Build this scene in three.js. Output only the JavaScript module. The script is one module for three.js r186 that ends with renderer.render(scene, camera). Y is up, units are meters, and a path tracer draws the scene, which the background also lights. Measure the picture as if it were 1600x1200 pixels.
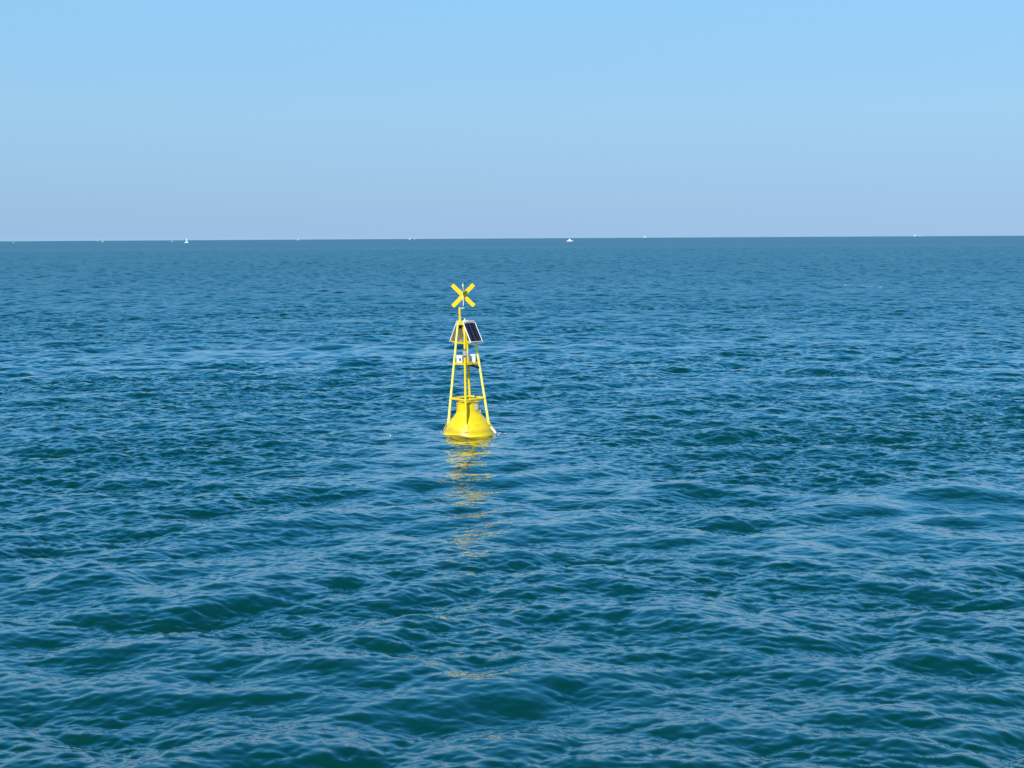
import * as THREE from 'three';
import { mergeGeometries } from 'three/addons/utils/BufferGeometryUtils.js';
import { RoundedBoxGeometry } from 'three/addons/geometries/RoundedBoxGeometry.js';

// ------------------------------------------------------------------ camera
const H = 5.8;                                   // eye height above the sea, from a pier or a deck
const F = 2312;                                  // focal length in photograph pixels (1600 x 1200)
const scene = new THREE.Scene();
const camera = new THREE.PerspectiveCamera(2 * Math.atan(600 / F) * 180 / Math.PI, 4 / 3, 0.5, 40000);
camera.rotation.order = 'YXZ';
camera.position.set(0, H, 0);
camera.rotation.set(-Math.atan(230.4 / F), 0, -0.0055);
camera.updateMatrixWorld(true);
scene.add(camera);

// ------------------------------------------------------------------ sky and sun
const SUN_AZ = 22 * Math.PI / 180;               // to the left of straight behind the camera
const SUN_EL = 36 * Math.PI / 180;
const sunDir = new THREE.Vector3(-Math.sin(SUN_AZ) * Math.cos(SUN_EL), Math.sin(SUN_EL), Math.cos(SUN_AZ) * Math.cos(SUN_EL));
const toLin = c => { c /= 255; return c <= 0.04045 ? c / 12.92 : Math.pow((c + 0.055) / 1.055, 2.4); };
{
  const stops = [                                // elevation in degrees, sRGB of a clear hazy summer sky
    [0, 157, 193, 229], [0.8, 158, 194, 229], [2.2, 160, 199, 233], [4.5, 160, 206, 240], [7, 153, 205, 245], [9, 148, 206, 249],
    [12, 122, 203, 262], [20, 86, 194, 272], [30, 62, 168, 250], [45, 42, 128, 214], [65, 34, 102, 184], [90, 30, 92, 172]];
  const W = 512, HH = 1536, data = new Float32Array(W * HH * 4);
  for (let j = 0; j < HH; j++) {
    const el = Math.max(0, ((j + 0.5) / HH - 0.5) * 180);
    let k = 0; while (k < stops.length - 2 && el > stops[k + 1][0]) k++;
    const a = stops[k], b = stops[k + 1], t = Math.min(1, (el - a[0]) / (b[0] - a[0]));
    const col = [1, 2, 3].map(c => toLin(a[c]) * (1 - t) + toLin(b[c]) * t);
    for (let i = 0; i < W; i++) {
      const az = ((i + 0.5) / W - 0.5) * 2 * Math.PI, e = el * Math.PI / 180;
      const x = Math.cos(e) * Math.cos(az), z = Math.cos(e) * Math.sin(az), y = Math.sin(e);
      const s = Math.max(0, x * sunDir.x + y * sunDir.y + z * sunDir.z);
      const glow = 0.35 * Math.pow(s, 6) + 0.8 * Math.pow(s, 40);
      const side = 1 + 0.10 * x * Math.exp(-el / 25);   // a little brighter air towards the right
      const o = (j * W + i) * 4;
      data[o] = col[0] * side + glow * 0.75; data[o + 1] = col[1] * side + glow * 0.8; data[o + 2] = col[2] * side + glow * 0.8; data[o + 3] = 1;
    }
  }
  const sky = new THREE.DataTexture(data, W, HH, THREE.RGBAFormat, THREE.FloatType);
  sky.mapping = THREE.EquirectangularReflectionMapping;
  sky.minFilter = sky.magFilter = THREE.LinearFilter; sky.wrapS = THREE.RepeatWrapping; sky.needsUpdate = true;
  scene.background = sky; scene.environment = sky;
}
const sun = new THREE.DirectionalLight(new THREE.Color().setRGB(1, 0.93, 0.82), 5.0);
sun.castShadow = true;
sun.shadow.mapSize.set(2048, 2048);
scene.add(sun, sun.target);

const renderer = new THREE.WebGLRenderer({ antialias: true });
renderer.setSize(1024, 768);
renderer.toneMapping = THREE.LinearToneMapping;
renderer.toneMappingExposure = 1.0;
renderer.shadowMap.enabled = true;

// ------------------------------------------------------------------ helpers
let seed = 20240611;
function rnd() { seed = (seed + 0x6D2B79F5) | 0; let t = Math.imul(seed ^ (seed >>> 15), 1 | seed); t = (t + Math.imul(t ^ (t >>> 7), 61 | t)) ^ t; return ((t ^ (t >>> 14)) >>> 0) / 4294967296; }
function gauss() { return Math.sqrt(-2 * Math.log(1 - rnd())) * Math.cos(2 * Math.PI * rnd()); }
const EARTH = 2 * 7.4e6;                         // twice the earth's radius with refraction: the sea falls away as d^2 / EARTH
const used = {};
function numbered(n) { used[n] = (used[n] ?? -1) + 1; return used[n] ? n + '_' + String(used[n]).padStart(3, '0') : n; }
function ray(px, py) { return new THREE.Vector3((px - 800) / F, (600 - py) / F, -1).applyQuaternion(camera.quaternion).normalize(); }
function onSea(px, py) {                         // where the line of sight through a point of the photograph meets the mean sea
  const r = ray(px, py); let t = H / -r.y;
  for (let i = 0; i < 8; i++) { const d2 = t * t * (r.x * r.x + r.z * r.z); t = (H + d2 / EARTH) / -r.y; }
  return camera.position.clone().addScaledVector(r, t);
}
function tag(o, label, category, group, kind) {
  if (label) o.userData.label = label;
  if (category) o.userData.category = category;
  if (group) o.userData.group = group;
  if (kind) o.userData.kind = kind;
  return o;
}
function part(name, geos, mat, parent) {
  const list = [].concat(geos).map(g => g.index ? g.toNonIndexed() : g);
  for (const g of list) for (const k of Object.keys(g.attributes)) if (!['position', 'normal', 'uv'].includes(k)) g.deleteAttribute(k);
  const m = new THREE.Mesh(list.length > 1 ? mergeGeometries(list) : list[0], mat);
  m.name = name; m.castShadow = m.receiveShadow = true; parent.add(m); return m;
}
const V = (x, y, z) => new THREE.Vector3(x, y, z);
function tube(a, b, r, r2 = r, seg = 14) {
  const d = b.clone().sub(a), g = new THREE.CylinderGeometry(r2, r, d.length(), seg, 1);
  g.applyQuaternion(new THREE.Quaternion().setFromUnitVectors(V(0, 1, 0), d.clone().normalize()));
  const c = a.clone().add(b).multiplyScalar(0.5); g.translate(c.x, c.y, c.z); return g;
}
function rbox(w, h, d, r, x = 0, y = 0, z = 0) { const g = new RoundedBoxGeometry(w, h, d, 2, r); g.translate(x, y, z); return g; }

// ------------------------------------------------------------------ the sea: wind waves from a random directional spectrum
function fft(re, im, n) {                        // in place, radix 2
  for (let i = 1, j = 0; i < n; i++) { let b = n >> 1; for (; j & b; b >>= 1) j ^= b; j ^= b; if (i < j) { let t = re[i]; re[i] = re[j]; re[j] = t; t = im[i]; im[i] = im[j]; im[j] = t; } }
  for (let len = 2; len <= n; len <<= 1) {
    const h = len >> 1, ang = 2 * Math.PI / len;
    const cs = new Float64Array(h), sn = new Float64Array(h);
    for (let k = 0; k < h; k++) { cs[k] = Math.cos(ang * k); sn[k] = Math.sin(ang * k); }
    for (let i = 0; i < n; i += len) for (let k = 0; k < h; k++) {
      const a = i + k, b = a + h, xr = re[b] * cs[k] - im[b] * sn[k], xi = re[b] * sn[k] + im[b] * cs[k];
      re[b] = re[a] - xr; im[b] = im[a] - xi; re[a] += xr; im[a] += xi;
    }
  }
}
function fft2(re, im, n) {
  const r = new Float64Array(n), i = new Float64Array(n);
  for (let y = 0; y < n; y++) { r.set(re.subarray(y * n, y * n + n)); i.set(im.subarray(y * n, y * n + n)); fft(r, i, n); re.set(r, y * n); im.set(i, y * n); }
  for (let x = 0; x < n; x++) {
    for (let y = 0; y < n; y++) { r[y] = re[y * n + x]; i[y] = im[y * n + x]; }
    fft(r, i, n);
    for (let y = 0; y < n; y++) { re[y * n + x] = r[y]; im[y * n + x] = i[y]; }
  }
}
const WIND = 0.12;                               // direction of the waves, radians from straight along the view
// one square patch of sea, L metres a side: height, horizontal shift, as fields [h, dx, dz]; spectrum B / k^4 between two wavelengths
function seaPatch(L, n, longest, shortest, B, choppy, turn, spreadPower, slopesInstead) {
  const N = n * n, ar = new Float64Array(N), ai = new Float64Array(N), br = new Float64Array(N), bi = new Float64Array(N);
  const dk = 2 * Math.PI / L, kmin = 2 * Math.PI / longest, kmax = 2 * Math.PI / shortest;
  for (let m = 0; m < n; m++) for (let l = 0; l < n; l++) {
    const kx = (l < n / 2 ? l : l - n) * dk, kz = (m < n / 2 ? m : m - n) * dk, k = Math.hypot(kx, kz);
    const g1 = gauss(), g2 = gauss();
    if (k < kmin * 0.6 || k > kmax || l === n / 2 || m === n / 2) continue;
    const th = Math.atan2(kx, kz) - WIND + turn, c = Math.cos(th);
    const dir = (0.06 + Math.pow(Math.abs(c), spreadPower));
    const low = Math.exp(-1.25 * Math.pow(kmin / k, 3)), high = 1 - Math.pow(k / kmax, 6);
    const amp = Math.sqrt(B / Math.pow(k, 4) * dir * low * high) * dk;
    const hr = amp * g1, hi = amp * g2, p = m * n + l;
    // two real fields in one complex transform: first = h (or slope x), second = shift along z (or slope z)
    // field f with hermitian spectrum is 2 Re of the one-sided sum; using the real part of the transform does that
    ar[p] = hr; ai[p] = hi;
    br[p] = kx / k * hi; bi[p] = -kx / k * hr;   // -i kx/k h
  }
  const cr = new Float64Array(N), ci = new Float64Array(N);
  for (let m = 0; m < n; m++) for (let l = 0; l < n; l++) {
    const kx = (l < n / 2 ? l : l - n) * dk, kz = (m < n / 2 ? m : m - n) * dk, k = Math.hypot(kx, kz) || 1, p = m * n + l;
    cr[p] = kz / k * ai[p]; ci[p] = -kz / k * ar[p];
    if (slopesInstead) { const t = kx, u = kz, hr = ar[p], hi = ai[p]; br[p] = -t * hi; bi[p] = t * hr; cr[p] = -u * hi; ci[p] = u * hr; }
  }
  fft2(ar, ai, n); fft2(br, bi, n); fft2(cr, ci, n);
  const f = [ar, br, cr].map((s, q) => { const o = new Float32Array(N), mul = q && !slopesInstead ? choppy : 1; for (let p = 0; p < N; p++) o[p] = s[p] * mul; return o; });
  const levels = [{ n, f }];                      // coarser copies for the far sea
  while (!slopesInstead && levels.at(-1).n > 16) {
    const a = levels.at(-1), h = a.n / 2;
    levels.push({ n: h, f: a.f.map(s => { const o = new Float32Array(h * h); for (let y = 0; y < h; y++) for (let x = 0; x < h; x++) { const q = 2 * y * a.n + 2 * x; o[y * h + x] = (s[q] + s[q + 1] + s[q + a.n] + s[q + a.n + 1]) / 4; } return o; }) });
  }
  return { L, turn, cell: L / n, levels, cs: Math.cos(turn), sn: Math.sin(turn) };
}
function addSample(P, x, z, spacing, out) {
  const lv = Math.min(P.levels.length - 1, Math.max(0, Math.round(Math.log2(spacing / P.cell)))), { n, f } = P.levels[lv];
  const off = 0.5 - 0.5 / (1 << lv);             // centres of the merged cells
  const xr = x * P.cs - z * P.sn, zr = x * P.sn + z * P.cs;
  let u = xr / P.L * n - off / 1, v = zr / P.L * n - off / 1;
  const iu = Math.floor(u), iv = Math.floor(v), fu = u - iu, fv = v - iv, M = n - 1;
  const a = (iv & M) * n, b = ((iv + 1) & M) * n, c = iu & M, d = (iu + 1) & M;
  const w0 = (1 - fu) * (1 - fv), w1 = fu * (1 - fv), w2 = (1 - fu) * fv, w3 = fu * fv;
  const h = f[0][a + c] * w0 + f[0][a + d] * w1 + f[0][b + c] * w2 + f[0][b + d] * w3;
  const sx = f[1][a + c] * w0 + f[1][a + d] * w1 + f[1][b + c] * w2 + f[1][b + d] * w3;
  const sz = f[2][a + c] * w0 + f[2][a + d] * w1 + f[2][b + c] * w2 + f[2][b + d] * w3;
  out[0] += h; out[1] += sx * P.cs + sz * P.sn; out[2] += -sx * P.sn + sz * P.cs;
}
const swell = seaPatch(211, 1024, 4.6, 0.8, 0.0042, 1.0, 0.0, 1.6, false);
const chop = seaPatch(37, 1024, 0.9, 0.085, 0.0062, 0.4, 0.31, 1.6, false);
const SHIFT = [37, 61];
const SM = [0, 0, 0];
const GUST = Array.from({ length: 14 }, () => { const L = 5 * Math.pow(14, rnd()), a = gauss() * 0.7; return [2 * Math.PI / L * Math.sin(a), 2 * Math.PI / L * Math.cos(a), rnd() * 6.28]; });
const lee = (x, z) => Math.exp(-Math.pow((x - buoyAt.x) / 4.5, 2) - Math.pow((z - buoyAt.z - 5) / 9, 2));
function gust(x, z) { let s = 0; for (const [a, b, c] of GUST) s += Math.sin(a * x + b * z + c); return Math.max(0.35, 1 + 0.10 * s) * (1 - 0.8 * lee(x, z)); }   // puffs of wind roughen the small waves in patches
function seaAt(x, z, spacing, out) {
  out[0] = out[1] = out[2] = 0;
  addSample(swell, x + SHIFT[0], z + SHIFT[1], spacing, out);
  const calm = 1 - 0.3 * lee(x, z); out[0] *= calm; out[1] *= calm; out[2] *= calm;   // smoother water in the lee of the buoy
  if (spacing < 1.2) { SM[0] = SM[1] = SM[2] = 0; addSample(chop, x + SHIFT[0], z + SHIFT[1], spacing, SM); const g = gust(x, z); for (let k = 0; k < 3; k++) out[k] += SM[k] * g; }
  return out;
}
// the place of the buoy; the wave field is slid along until the sea stands near its mean level there
const buoyAt = onSea(732.5, 677);
{
  let best = 1e9, keep = null; const o = [0, 0, 0];
  for (let i = 0; i < 400; i++) {
    SHIFT[0] = rnd() * 200; SHIFT[1] = rnd() * 200; let s = 0, q = 0;
    for (let a = 0; a < 8; a++) { seaAt(buoyAt.x + Math.cos(a * 0.785) * 0.8, buoyAt.z + Math.sin(a * 0.785) * 0.8, 0.2, o); s += o[0] / 8; q += Math.abs(o[0]) / 8; }
    if (Math.abs(s) + q < best) { best = Math.abs(s) + q; keep = [...SHIFT]; }
  }
  [SHIFT[0], SHIFT[1]] = keep;
}
const RIP = 5.2;                                 // metres per unit of uv
// roughness grows with distance where the mesh no longer carries the small waves
const FAR0 = Math.log(10), FAR1 = Math.log(12000);
const sstep = (a, b, x) => { const t = Math.min(1, Math.max(0, (x - a) / (b - a))); return t * t * (3 - 2 * t); };
const roughMap = (() => {
  const n = 256, d = new Uint8Array(n * 4);
  for (let i = 0; i < n; i++) {
    const dist = Math.exp(FAR0 + (FAR1 - FAR0) * i / (n - 1)), spacing = dist * (0.0014 + 0.0012 * sstep(100, 260, dist) + 0.0065 * sstep(500, 2200, dist));
    const lost = 0.0062 * Math.log(Math.min(0.8, Math.max(0.1, spacing)) / 0.1) + 0.0042 * Math.log(Math.min(4.6, Math.max(0.8, spacing)) / 0.8);
    const r = Math.max(0.04, 1.1 * Math.sqrt(Math.sqrt(lost)));
    d[i * 4] = d[i * 4 + 1] = d[i * 4 + 2] = Math.round(255 * Math.min(1, r)); d[i * 4 + 3] = 255;
  }
  const t = new THREE.DataTexture(d, n, 1); t.magFilter = THREE.LinearFilter; t.channel = 1; t.needsUpdate = true; return t;
})();
{
  const R = [];                                  // distances of the rows
  for (let d = 1.5; d < 12; d *= 1.06) R.push(d);
  for (let d = 12; d < 13.6; d *= 1.004) R.push(d);
  for (let d = 13.6; d < 30; d *= 1.0017) R.push(d);
  for (let d = 30; d < 150; d *= 1.0011) R.push(d);
  for (let d = 150; d < 700; d *= 1.003) R.push(d);
  for (let d = 700; d < 1500; d *= 1.006) R.push(d);
  for (let d = 1500; d < 14000; d *= 1.015) R.push(d);
  R.push(20000);
  const A = [];                                  // bearings of the columns: dense where one looks out to sea, coarse all round
  const W0 = 0.362;
  for (let a = -Math.PI; a < -W0 - 0.02; a += 0.12) A.push(a);
  for (let a = -W0; a <= W0; a += 0.0013) A.push(a);
  for (let a = W0 + 0.03; a < Math.PI; a += 0.12) A.push(a);
  A.push(Math.PI);
  const nr = R.length, na = A.length, pos = new Float32Array(nr * na * 3), uv = new Float32Array(nr * na * 2), uv1 = new Float32Array(nr * na * 2);
  const o = [0, 0, 0];
  const jr = 0.5;                                // rows are jittered so that no regular steps show
  for (let j = 0; j < nr; j++) for (let i = 0; i < na; i++) {
    const dense = Math.abs(A[i]) <= W0 + 0.001, step = j + 1 < nr ? R[j + 1] - R[j] : 1000;
    const d = R[j] + (dense && R[j] > 150 && j < nr - 2 ? (rnd() - 0.5) * jr * step : 0), a = A[i], x = Math.sin(a) * d, z = -Math.cos(a) * d, p = j * na + i;
    const sp = dense ? 0.0008 * d : 0.06 * d;
    seaAt(x, z, sp, o);
    pos[p * 3] = x + o[1]; pos[p * 3 + 1] = o[0] - d * d / EARTH; pos[p * 3 + 2] = z + o[2];
    uv[p * 2] = x / RIP; uv[p * 2 + 1] = -z / RIP;
    uv1[p * 2] = (Math.log(Math.max(10, d)) - FAR0) / (FAR1 - FAR0); uv1[p * 2 + 1] = 0.5;
  }
  const idx = new Uint32Array((nr - 1) * (na - 1) * 6); let q = 0;
  for (let j = 0; j < nr - 1; j++) for (let i = 0; i < na - 1; i++) {
    const a = j * na + i, b = a + 1, c = a + na, e = c + 1;
    idx[q++] = a; idx[q++] = b; idx[q++] = c; idx[q++] = b; idx[q++] = e; idx[q++] = c;
  }
  const g = new THREE.BufferGeometry();
  g.setAttribute('position', new THREE.BufferAttribute(pos, 3)); g.setAttribute('uv', new THREE.BufferAttribute(uv, 2)); g.setAttribute('uv1', new THREE.BufferAttribute(uv1, 2));
  g.setIndex(new THREE.BufferAttribute(idx, 1));
  const m = new THREE.MeshPhysicalMaterial({ color: new THREE.Color().setRGB(0.0, 0.033, 0.016), roughness: 1, roughnessMap: roughMap, metalness: 0, ior: 1.45, clearcoat: 0.6, clearcoatRoughness: 1, clearcoatRoughnessMap: roughMap });
  m.name = 'sea_water';
  const sea = new THREE.Mesh(g, m); sea.name = 'water'; sea.receiveShadow = true; sea.castShadow = true; sea.userData.kind = 'structure'; scene.add(sea);
  console.log('sea triangles', idx.length / 3, 'rows', nr, 'cols', na);
}

// ------------------------------------------------------------------ materials of the buoy
function noiseTexture(n, paint) {                // small tiling colour map
  const d = new Uint8Array(n * n * 4), lat = s => { const v = new Float32Array(s * s); for (let i = 0; i < s * s; i++) v[i] = rnd(); return (u, w) => { u *= s; w *= s; const a = Math.floor(u), b = Math.floor(w), f = u - a, e = w - b, S = t => t * t * (3 - 2 * t), q = (i, j) => v[((j + s) % s) * s + (i + s) % s]; return (q(a, b) * (1 - S(f)) + q(a + 1, b) * S(f)) * (1 - S(e)) + (q(a, b + 1) * (1 - S(f)) + q(a + 1, b + 1) * S(f)) * S(e); }; };
  const L = [4, 9, 22, 60].map(lat);
  for (let j = 0; j < n; j++) for (let i = 0; i < n; i++) {
    const u = i / n, w = j / n, c = paint(L.map(l => l(u, w)), u, w), o = (j * n + i) * 4;
    for (let k = 0; k < 3; k++) d[o + k] = Math.max(0, Math.min(255, c[k])); d[o + 3] = 255;
  }
  const t = new THREE.DataTexture(d, n, n); t.wrapS = t.wrapT = THREE.RepeatWrapping; t.magFilter = THREE.LinearFilter; t.colorSpace = THREE.SRGBColorSpace; t.needsUpdate = true; return t;
}
const std = (r, g, b, rough, extra = {}) => new THREE.MeshPhysicalMaterial({ color: new THREE.Color().setRGB(r, g, b), roughness: rough, ...extra });
const M = {
  yellow: std(1, 1, 1, 0.42, { map: noiseTexture(256, ([a, b, c, e]) => { const s = 1 - 0.10 * a - 0.06 * c; const w = e > 0.93 ? 0.5 : 0; return [253 * s + 2 * w, (224 - 8 * b) * s, 2 + 30 * w]; }) }),
  floatYellow: std(1, 1, 1, 0.38, { map: noiseTexture(512, ([a, b, c, e], u, w) => {   // v runs up the float: weed and scum near the waterline
    const line = Math.max(0, 1 - Math.abs(w - 0.36) / 0.07 + (b - 0.5) * 0.8), s = 1 - 0.08 * a - 0.05 * c - 0.05 * e;
    const run = Math.max(0, b * c - 0.62) * 1.2, k = Math.min(0.5, line * 0.35) + run;
    return [(253 * (1 - k) + 130 * k) * s, (221 * (1 - k) + 112 * k) * s, (0 * (1 - k) + 14 * k) * s]; }) }),
  glareYellow: std(0.93, 0.84, 0.16, 0.5),  // the yellow paint lightened for the side legs, sun glare put into the colour
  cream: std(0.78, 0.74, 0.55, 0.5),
  white: std(0.8, 0.8, 0.79, 0.4),
  frame: std(0.82, 0.83, 0.85, 0.35, { metalness: 0.2 }),
  panelBack: std(0.78, 0.68, 0.6, 0.6),
  cell: std(0.014, 0.011, 0.024, 0.3, { specularIntensity: 0.35 }),
  busbar: std(0.16, 0.15, 0.2, 0.4),
  tan: std(0.42, 0.35, 0.29, 0.45),
  black: std(0.012, 0.012, 0.016, 0.4),
  print: std(0.06, 0.07, 0.22, 0.6),
  steel: std(0.45, 0.44, 0.42, 0.4, { metalness: 0.7 }),
  rubber: std(0.05, 0.045, 0.03, 0.8),
};

// ------------------------------------------------------------------ the buoy: local units are photograph pixels at its distance
const depth = buoyAt.clone().sub(camera.position).applyQuaternion(camera.quaternion.clone().invert()).z * -1;
const U = depth / F;
const buoy = new THREE.Group(); buoy.name = numbered('navigation_buoy');
tag(buoy, 'yellow lattice navigation buoy with X topmark and solar panels, floating on the open sea', 'buoy');
buoy.position.copy(buoyAt); buoy.rotation.order = 'ZXY'; buoy.rotation.set(0.012, -0.093, 0.022);
scene.add(buoy);
const u = (x, y, z) => V(x * U, y * U, z * U);
{
  // float: bell-shaped body with a neck and a lid
  const prof = [[0.01, -22], [30, -24], [39, -19], [41.2, -12], [41.3, -6], [40.9, -2], [40.0, 1], [38.9, 3.6], [37.3, 6.6], [35.6, 9.7], [33.6, 13], [31.5, 16.2], [29.4, 19.2], [27.1, 22.3], [24.4, 25.6], [22.2, 28.2], [20.2, 31], [18.9, 33.4], [18.2, 36], [17.9, 39], [17.6, 46.5], [17.2, 47.4], [16.4, 48]];
  const curve = new THREE.SplineCurve(prof.map(([r, y]) => new THREE.Vector2(r * U, y * U)));
  const body = part('float', new THREE.LatheGeometry(curve.getPoints(60), 72), M.floatYellow, buoy);
  body.position.y = 0;
  part('lid', [new THREE.CylinderGeometry(18.0 * U, 18.0 * U, 1.5 * U, 48).translate(0, 48.4 * U, 0), new THREE.CylinderGeometry(15.5 * U, 16.6 * U, 1.0 * U, 48).translate(0, 49.7 * U, 0)], M.yellow, body);
  const bolts = [];
  for (let k = 0; k < 12; k++) { const a = k * Math.PI / 6; bolts.push(new THREE.CylinderGeometry(0.55 * U, 0.55 * U, 0.8 * U, 6).translate(Math.cos(a) * 17 * U, 49.5 * U, Math.sin(a) * 17 * U)); }
  tag(part('lid_bolts', bolts, M.steel, body), null, null, null, 'stuff');
  // weld seam round the neck
  part('seam', new THREE.TorusGeometry(18.0 * U, 0.28 * U, 6, 64).rotateX(Math.PI / 2).translate(0, 37.5 * U, 0), M.yellow, body);
  // fender strip near the waterline on the right, pale plate on the neck
  const az = 1.22;
  const fender = part('lifting_plate', new THREE.ExtrudeGeometry((() => { const s = new THREE.Shape(); s.moveTo(-1.6, -6); s.lineTo(1.7, -6.4); s.quadraticCurveTo(2.6, 0, 1.5, 6.2); s.quadraticCurveTo(0, 7.4, -1.5, 6.2); s.closePath(); return s; })(), { depth: 1.6, bevelEnabled: true, bevelSize: 0.3, bevelThickness: 0.3, bevelSegments: 2 }).scale(U, U, U), M.cream, buoy);
  fender.position.copy(u(39.4, 6, 10)); fender.rotation.set(0, 0.35, 0.62);
  part('lug', rbox(5 * U, 1.2 * U, 2.4 * U, 0.3 * U, 37.8 * U, 4.5 * U, 9 * U), M.rubber, buoy);
  part('lug', [rbox(3 * U, 1.2 * U, 2.0 * U, 0.3 * U, 37.2 * U, 9.6 * U, 8 * U)], M.rubber, buoy);
  const plateShape = new THREE.CylinderGeometry(18.5 * U, 18.5 * U, 8.5 * U, 10, 1, false, 0.74, 0.46).translate(0, 42 * U, 0);
  part('number_plate', plateShape, M.cream, buoy);
  part('mooring_eye', [new THREE.TorusGeometry(1.3 * U, 0.45 * U, 8, 16).translate(18.6 * U, 34.6 * U, 3 * U)], M.cream, buoy);
  part('mooring_eye', [new THREE.TorusGeometry(1.5 * U, 0.5 * U, 8, 16).translate(-25.4 * U, 26.3 * U, -3 * U), rbox(2.4 * U, 3.4 * U, 1.6 * U, 0.3 * U, -25.6 * U, 28 * U, -4.6 * U)], M.rubber, buoy);

  // four legs, front, right, back and left
  const half = y => 26.7 - (y - 55) * 0.1286;
  const dirs = [V(0, 0, 1), V(1, 0, 0), V(0, 0, -1), V(-1, 0, 0)];
  const at = (k, y, more = 0) => dirs[k].clone().multiplyScalar((half(y) + more) * U).setY(y * U);
  for (let k = 0; k < 4; k++) {
    const leg = part('leg', tube(at(k, 12.5), at(k, 176), 2.05 * U, 1.75 * U, 18), k % 2 ? M.glareYellow : M.yellow, buoy);
    // foot plate bent onto the float
    const f = dirs[k], side = V(f.z, 0, -f.x), foot = new THREE.BoxGeometry(6.4 * U, 13 * U, 0.9 * U);
    foot.applyMatrix4(new THREE.Matrix4().makeBasis(side, V(f.x * -0.5, 0.866, f.z * -0.5), V(f.x * 0.866, 0.5, f.z * 0.866)));
    foot.translate(f.x * 35.6 * U, 12.6 * U, f.z * 35.6 * U);
    part('foot_plate', foot, M.floatYellow, leg);
    const nuts = [];
    for (const s of [-1, 1]) for (const t of [-1, 1]) { const c = V(f.x * 36, 12.6, f.z * 36).addScaledVector(side, 2.3 * s).addScaledVector(V(f.x * -0.5, 0.866, f.z * -0.5), 4.8 * t).multiplyScalar(U); nuts.push(new THREE.SphereGeometry(0.6 * U, 8, 6).translate(c.x, c.y, c.z)); }
    tag(part('foot_bolts', nuts, M.yellow, leg), null, null, null, 'stuff');
  }
  // square rings tying the legs together
  for (const [y, r] of [[55, 1.75], [142, 1.1]])
    for (let k = 0; k < 4; k++) part('brace', tube(at(k, y), at((k + 1) % 4, y), r * U, r * U, 12), M.yellow, buoy);
  // shelf at mid height: flat bars, angle profile, and a plate
  for (let k = 0; k < 4; k++) {
    const a = at(k, 110.5), b = at((k + 1) % 4, 110.5), d = b.clone().sub(a), g = rbox(d.length(), 3.6 * U, 1.1 * U, 0.25 * U);
    g.rotateY(-Math.atan2(d.z, d.x)); const c = a.add(b).multiplyScalar(0.5); g.translate(c.x, c.y, c.z); part('shelf_bar', g, M.yellow, buoy);
  }
  const shelfPlate = new THREE.BoxGeometry(26.5 * U, 0.8 * U, 26.5 * U); shelfPlate.rotateY(Math.PI / 4); shelfPlate.translate(0, 109.2 * U, 0);
  part('shelf', shelfPlate, M.yellow, buoy);
  // top: plate ring with a middle post
  for (let k = 0; k < 4; k++) {
    const a = at(k, 172.5), b = at((k + 1) % 4, 172.5), d = b.clone().sub(a), g = rbox(d.length(), 4.4 * U, 1.2 * U, 0.3 * U);
    g.rotateY(-Math.atan2(d.z, d.x)); const c = a.add(b).multiplyScalar(0.5); g.translate(c.x, c.y, c.z); part('top_bar', g, M.yellow, buoy);
  }
  const topPlate = new THREE.BoxGeometry(16 * U, 0.8 * U, 16 * U); topPlate.rotateY(Math.PI / 4); topPlate.translate(0, 174.9 * U, 0);
  part('top_plate', topPlate, M.yellow, buoy);
  part('post', [new THREE.CylinderGeometry(3 * U, 3 * U, 14 * U, 16).translate(-1.5 * U, 166 * U, 2 * U), new THREE.CylinderGeometry(2 * U, 3 * U, 2 * U, 16).translate(-1.5 * U, 158 * U, 2 * U)], M.yellow, buoy);
  part('cap', [new THREE.CylinderGeometry(0.5 * U, 2.0 * U, 4.2 * U, 16).translate(0.4 * U, 178.4 * U, 10 * U), new THREE.CylinderGeometry(2.2 * U, 2.2 * U, 1.2 * U, 16).translate(0.4 * U, 176 * U, 10 * U)], M.cream, buoy);
  // topmark: mast, bracket, and two X plates crossing at right angles
  const mast = part('mast', new THREE.CylinderGeometry(1.75 * U, 1.9 * U, 23 * U, 16).translate(-8.2 * U, 185.5 * U, 1 * U), M.yellow, buoy);
  part('bracket', [rbox(8 * U, 1.1 * U, 1.6 * U, 0.25 * U, -4.6 * U, 196 * U, 1 * U)], M.cream, mast);
  const xBar = (sgn) => { const s = new THREE.Shape(), l = 23.4, w = 3.1, c = 1.6; s.moveTo(-l + c, -w); s.lineTo(l - c, -w); s.quadraticCurveTo(l, -w, l, -w + c); s.lineTo(l, w - c); s.quadraticCurveTo(l, w, l - c, w); s.lineTo(-l + c, w); s.quadraticCurveTo(-l, w, -l, w - c); s.lineTo(-l, -w + c); s.quadraticCurveTo(-l, -w, -l + c, -w); return new THREE.ExtrudeGeometry(s, { depth: 0.7, bevelEnabled: true, bevelSize: 0.15, bevelThickness: 0.15, bevelSegments: 1 }).translate(0, 0, -0.35).rotateZ(sgn * Math.PI / 4).scale(U, U, U); };
  const topmark = new THREE.Group(); topmark.name = 'topmark'; topmark.position.copy(u(-2.0, 215.4, 1)); topmark.rotation.set(0, 0.125, -0.004); buoy.add(topmark);
  part('cross_bar', xBar(1), M.yellow, topmark);
  const second = part('cross_bar', xBar(-1), M.yellow, topmark); second.position.z = 0.15 * U;
  // the crossing X stands at right angles, edge on; cream edge faces paint in bright sun glare
  for (const s of [1, -1]) { const b = part('edge_bar', xBar(s), [M.yellow, M.cream], topmark); b.rotation.y = Math.PI / 2 - 0.01; b.position.x = s * 0.12 * U; }

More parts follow.
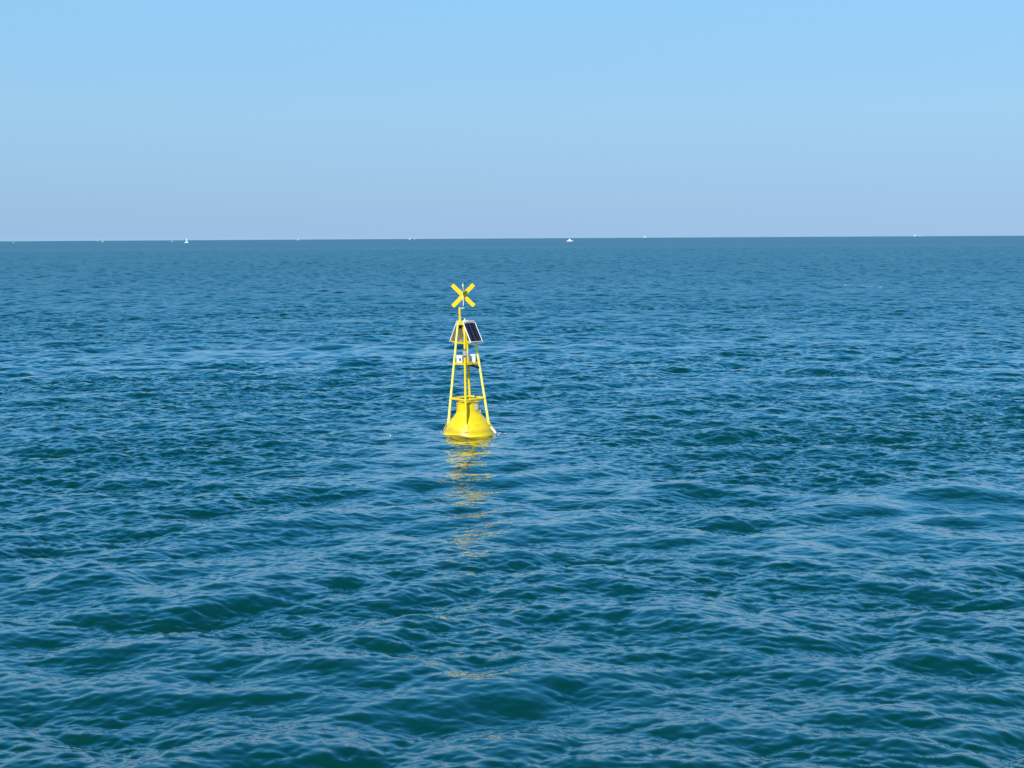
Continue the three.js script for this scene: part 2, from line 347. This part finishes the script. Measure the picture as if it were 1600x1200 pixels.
  // solar panels: one on the right-hand front side, one on the left-hand back side
  function panel(az, y) {
    const p = new THREE.Group(); p.name = 'solar_panel';
    const w = 23.5, l = 34.4, n = V(Math.sin(az), 0, Math.cos(az));
    const face = part('cell_face', rbox((w - 1.6) * U, (l - 1.6) * U, 0.8 * U, 0.1 * U), M.cell, p);
    for (const x of [-0.2, 3.9, -4.1]) part('busbar', rbox((x === -0.2 ? 0.35 : 0.14) * U, (l - 3) * U, 0.1 * U, 0.03 * U, x * U * 1.8, 0, 0.43 * U), M.busbar, face);
    part('frame', [rbox(0.95 * U, l * U, 2 * U, 0.2 * U, -(w - 0.95) / 2 * U, 0, 0), rbox(0.95 * U, l * U, 2 * U, 0.2 * U, (w - 0.95) / 2 * U, 0, 0), rbox((w - 1.9) * U, 1.0 * U, 1.9 * U, 0.2 * U, 0, (l - 1.0) / 2 * U, 0), rbox((w - 1.9) * U, 1.0 * U, 1.9 * U, 0.2 * U, 0, -(l - 1.0) / 2 * U, 0)], M.frame, p);
    part('back_sheet', rbox((w - 2.6) * U, (l - 2.6) * U, 0.3 * U, 0.05 * U, 0, 0, -0.62 * U), M.panelBack, p);
    part('junction_box', rbox(5 * U, 4.4 * U, 1.6 * U, 0.3 * U, 1 * U, 10 * U, -1.5 * U), M.black, p);
    p.rotation.order = 'YXZ'; p.rotation.set(-(90 - 59) * Math.PI / 180, az, 0);
    p.position.copy(n.clone().multiplyScalar(17.6 * U).setY(y * U)); buoy.add(p); return p;
  }
  panel(Math.PI / 4, 159); panel(-Math.PI * 3 / 4, 158);
  // arms that carry the panels at head and foot
  for (const az of [Math.PI / 4, -Math.PI * 3 / 4]) {
    const n = V(Math.sin(az), 0, Math.cos(az)), t = V(n.z, 0, -n.x);
    for (const s of [-1, 1]) {
      const q = (r, w, y) => n.clone().multiplyScalar(r * U).addScaledVector(t, w * U).setY(y * U);
      part('panel_arm', tube(q(11, 9 * s, 142), q(25.5, 9 * s, 143.6), 0.9 * U), M.yellow, buoy);
    }
    part('panel_arm', rbox(20 * U, 1.4 * U, 6 * U, 0.3 * U).rotateY(az).translate(n.x * 7.6 * U, 175.6 * U, n.z * 7.6 * U), M.cream, buoy);
  }
  // instruments on the shelf
  const boxA = part('instrument_box', [rbox(9.6 * U, 10.5 * U, 8 * U, 0.7 * U, 0, 5.3 * U, 0), rbox(10.6 * U, 2 * U, 9 * U, 0.6 * U, 0, 10.2 * U, 0)], M.white, buoy);
  boxA.position.copy(u(-9.4, 111.5, 3.5)); boxA.rotation.y = -0.25;
  part('sticker', rbox(3.4 * U, 4.4 * U, 0.12 * U, 0.04 * U, 1.3 * U, 5 * U, 4.04 * U), M.print, boxA);
  const boxB = part('instrument_box', [rbox(10 * U, 12 * U, 8 * U, 0.7 * U, 0, 6 * U, 0), rbox(11 * U, 2 * U, 9 * U, 0.6 * U, 0, 11.6 * U, 0)], M.white, buoy);
  boxB.position.copy(u(9.0, 111.4, 2.5)); boxB.rotation.y = 0.28;
  for (let j = 0; j < 4; j++) part('sticker', rbox((3.2 + (j % 2)) * U, 0.75 * U, 0.12 * U, 0.03 * U, (-2.4 + 0.3 * j) * U, (3.2 + 1.9 * j) * U, 4.04 * U), M.busbar, boxB);
  const can = part('lantern_can', [new THREE.CylinderGeometry(3.7 * U, 3.7 * U, 8.2 * U, 24)], M.tan, buoy);
  can.position.copy(at(0, 128)).add(u(0.6, 0, 2.6));
  part('collar', new THREE.CylinderGeometry(3.9 * U, 3.9 * U, 1.0 * U, 24).translate(0, -4.1 * U, 0), M.steel, can);
  part('cap', new THREE.CylinderGeometry(2.4 * U, 3.4 * U, 1.6 * U, 24).translate(0, 4.8 * U, 0), M.black, can);
  part('highlight_strip', rbox(1.1 * U, 9.2 * U, 0.7 * U, 0.2 * U, 3.5 * U, 0.6 * U, 1.6 * U), M.white, can);  // white strip stands in for the highlight on the can
  part('sensor', [tube(u(8.5, 107.6, 6), u(18.5, 103.2, 2), 2.1 * U, 2.1 * U, 16), tube(u(3, 106.5, 2), u(9, 107, 6), 1.1 * U, 1.1 * U, 10)], M.black, buoy);
  part('cable', new THREE.TubeGeometry(new THREE.CatmullRomCurve3([u(8, 120, 7), u(9.5, 113, 11.5), u(10.5, 109, 11), u(10, 105.5, 8)]), 20, 0.3 * U, 6), M.black, buoy);
}
sun.position.copy(buoyAt).addScaledVector(sunDir, 60); sun.target.position.copy(buoyAt);
Object.assign(sun.shadow.camera, { left: -40, right: 40, top: 40, bottom: -40, near: 1, far: 200 });

// ------------------------------------------------------------------ foam on the water
function surface(x, z) {                         // height of the displaced sea above a point
  const o = [0, 0, 0]; let a = x, b = z;
  for (let i = 0; i < 4; i++) { seaAt(a, b, 0.0008 * Math.hypot(a, b), o); a = x - o[1]; b = z - o[2]; }
  return o[0] - (x * x + z * z) / EARTH;
}
const foamWhite = std(0.85, 0.86, 0.84, 0.7);
function foam(label, pts, count, size, spread, thick) {   // bubbles gathered along a line of photograph points
  const path = pts.map(([x, y]) => onSea(x, y)), geos = [], base = new THREE.IcosahedronGeometry(1, 1);
  for (let i = 0; i < count; i++) {
    const t = rnd() * (path.length - 1), k = Math.min(path.length - 2, Math.floor(t)), p = path[k].clone().lerp(path[k + 1], t - k);
    p.x += gauss() * spread; p.z += gauss() * spread * 1.4; p.y = surface(p.x, p.z);
    const q = size * (0.35 + rnd() * rnd() * 1.5);
    geos.push(base.clone().scale(q * (1 + rnd()), q * thick, q).rotateY(rnd() * 0.6 - 0.3).translate(p.x, p.y + q * thick * 0.35, p.z));
  }
  const m = part('foam', geos, foamWhite, scene); m.name = numbered('foam'); return tag(m, label, 'foam', null, 'stuff');
}
foam('thin white foam trailing on the water right of the buoy float', [[775, 677], [784, 678.5], [793, 678], [806, 676]], 44, 0.012, 0.09, 0.35);
foam('small splash of foam at the left edge of the buoy float', [[688, 674.5], [693, 676.5], [697, 679]], 22, 0.011, 0.05, 0.35);
foam('tiny white fleck of foam on the water left of the buoy', [[606, 681], [610, 680.5]], 7, 0.014, 0.03, 0.6);
foam('long thin pale breaking crest on the far water at the right', [[1303, 444.6], [1322, 445.6], [1345, 446.6], [1368, 447.8], [1390, 449]], 170, 0.028, 0.25, 0.4);

// ------------------------------------------------------------------ boats on the horizon
const boatWhite = std(0.8, 0.8, 0.78, 0.4), boatDark = std(0.05, 0.07, 0.1, 0.3), boatGlass = std(0.03, 0.04, 0.05, 0.1), sailCloth = std(0.8, 0.79, 0.74, 0.8), boatGrey = std(0.45, 0.5, 0.56, 0.5);
function hull(L, B, D, bow = 0.55) {              // lofted hull, bow towards +x, deck at y = D
  const pos = [], n = 12, m = 8;
  const pt = (i, j) => { const s = i / n, w = s < bow ? 1 - 0.12 * (1 - s / bow) : Math.pow(Math.max(0, 1 - Math.pow((s - bow) / (1 - bow), 2)), 0.8), t = (j / m) * 2 - 1, q = Math.abs(t), k = Math.sign(t) * (q < 0.5 ? 0.86 * Math.pow(q / 0.5, 0.7) : 0.86 + 0.14 * (q - 0.5) / 0.5), y = (q < 0.5 ? -0.25 + 0.2 * q / 0.5 : -0.05 + 1.05 * (q - 0.5) / 0.5) * D * (1 + 0.25 * s * s); return [L * (s - 0.5) + 0.06 * L * t * t * s, y, k * w * B / 2]; };
  const tri = (a, b, c) => pos.push(...a, ...b, ...c);
  for (let i = 0; i < n; i++) { for (let j = 0; j < m; j++) { const a = pt(i, j), b = pt(i + 1, j), c = pt(i + 1, j + 1), d = pt(i, j + 1); tri(a, b, c); tri(a, c, d); } const a = pt(i, 0), b = pt(i + 1, 0), c = pt(i + 1, m), d = pt(i, m); tri(a, d, c); tri(a, c, b); }
  for (let j = 1; j < m; j++) tri(pt(0, 0), pt(0, j), pt(0, j + 1));
  const g = new THREE.BufferGeometry(); g.setAttribute('position', new THREE.Float32BufferAttribute(pos, 3)); g.setAttribute('uv', new THREE.Float32BufferAttribute(new Float32Array(pos.length / 3 * 2), 2)); g.computeVertexNormals(); return g;
}
function boatAt(px, d, name, label, category, turn, group) {
  const o = new THREE.Group(); o.name = numbered(name); scene.add(o); tag(o, label, category, group);
  const r = ray(px, 380), s = d / Math.hypot(r.x, r.z);
  o.position.set(r.x * s, -d * d / EARTH, r.z * s); o.rotation.y = turn; return o;
}
function motorBoat(o, L, high) {
  part('hull', hull(L, L * 0.3, L * 0.13 * high), boatWhite, o);
  const c = part('cabin', [rbox(L * 0.36, L * 0.13 * high, L * 0.2, L * 0.02, -L * 0.02, L * 0.21 * high, 0), rbox(L * 0.2, L * 0.07 * high, L * 0.16, L * 0.02, -L * 0.05, L * 0.31 * high, 0)], boatWhite, o);
  part('windscreen', rbox(L * 0.02, L * 0.07, L * 0.17, L * 0.005, L * 0.165, L * 0.22 * high, 0), boatGlass, c);
  part('antenna', tube(V(-L * 0.08, L * 0.3 * high, 0), V(-L * 0.12, L * 0.55 * high, 0), L * 0.006), boatWhite, o);
  part('outboard_motor', rbox(L * 0.05, L * 0.13, L * 0.05, L * 0.012, -L * 0.52, L * 0.1, 0), boatDark, o);
}
function sailBoat(o, L, mast, w = 1) {                // w: how far the sails are let out
  part('hull', hull(L, L * 0.3, L * 0.14), boatWhite, o);
  part('cabin', rbox(L * 0.34, L * 0.09, L * 0.18, L * 0.02, 0, L * 0.17, 0), boatWhite, o);
  part('mast', tube(V(L * 0.06, L * 0.1, 0), V(L * 0.06, mast, 0), L * 0.011), boatWhite, o);
  part('boom', tube(V(L * 0.06, L * 0.26, 0), V(L * (0.06 - 0.36 * w), L * 0.25, L * 0.05), L * 0.009), boatWhite, o);
  const sail = (A, B, C, belly) => { const n = 8, pos = [], q = (i, j) => { const a = i / n, b = j / n * (1 - a); const p = A.clone().multiplyScalar(1 - a - b).addScaledVector(C, a).addScaledVector(B, b); p.z += belly * 4 * (1 - a - b) * b; return p.toArray(); };
    for (let i = 0; i < n; i++) for (let j = 0; j < n; j++) { const a = q(i, j), b = q(i, j + 1), c = q(i + 1, j), d = q(i + 1, j + 1); pos.push(...a, ...b, ...d, ...a, ...d, ...c); }
    const g = new THREE.BufferGeometry(); g.setAttribute('position', new THREE.Float32BufferAttribute(pos, 3)); g.setAttribute('uv', new THREE.Float32BufferAttribute(new Float32Array(pos.length / 3 * 2), 2)); g.computeVertexNormals(); return g; };
  sailCloth.side = THREE.DoubleSide;
  part('mainsail', sail(V(L * 0.045, L * 0.28, 0), V(L * (0.06 - 0.35 * w), L * 0.27, L * 0.05), V(L * 0.045, mast * 0.97, 0), L * 0.04), sailCloth, o);
  part('jib', sail(V(L * (0.09 + 0.37 * w), L * 0.24, 0), V(L * 0.09, L * 0.24, L * 0.06), V(L * 0.08, mast * 0.86, 0), L * 0.03), sailCloth, o);
}
motorBoat(boatAt(890.3, 1740, 'motor_boat', 'white motor boat with a low cabin, the largest and brightest boat, right of the buoy', 'boat', 0.08), 7.3, 1.15);
sailBoat(boatAt(291.4, 2080, 'sailing_boat', 'white sailing boat with narrow upright sails far off on the left', 'sailing boat', -0.45), 6.0, 7.2, 0.42);
motorBoat(boatAt(641, 3800, 'motor_boat', 'small white boat on the horizon just left of the buoy topmark', 'boat', 0.9), 7.6, 2.0);
motorBoat(boatAt(647.6, 5200, 'motor_boat', 'faint tiny boat on the horizon close to the right of a brighter white one', 'boat', 0.5), 5.5, 1.4);
motorBoat(boatAt(466, 4200, 'motor_boat', 'tiny white boat on the horizon between the sailing boat and the buoy', 'boat', 0.8), 6.6, 1.6);
motorBoat(boatAt(1007.6, 8600, 'motor_yacht', 'tiny white yacht on the horizon, first boat right of the bright motor boat', 'yacht', 0.4), 15, 2.0);
motorBoat(boatAt(1430, 6200, 'motor_yacht', 'tiny bright white boat on the horizon near the right edge', 'yacht', 0.7), 12.5, 1.9);
motorBoat(boatAt(1436.8, 8000, 'motor_boat', 'faint low boat on the horizon beside the bright one near the right edge', 'boat', 0.3), 9, 1.2);
sailBoat(boatAt(152.6, 4300, 'sailing_boat', 'tiny white sailing boat on the horizon, left one of the close pair at far left', 'sailing boat', -1.1), 5, 4.6);
motorBoat(boatAt(160.8, 3200, 'motor_boat', 'low pale boat on the horizon at the far left, right beside a brighter tiny boat', 'boat', 0.1), 5.4, 0.7);
motorBoat(boatAt(269, 3300, 'motor_boat', 'faint low boat just left of the white sailing boat', 'boat', 0.1), 5.4, 0.6);
motorBoat(boatAt(21.6, 2600, 'motor_boat', 'faint boat on the horizon nearest the left edge', 'boat', 0.9), 4.2, 1.0);

renderer.render(scene, camera);
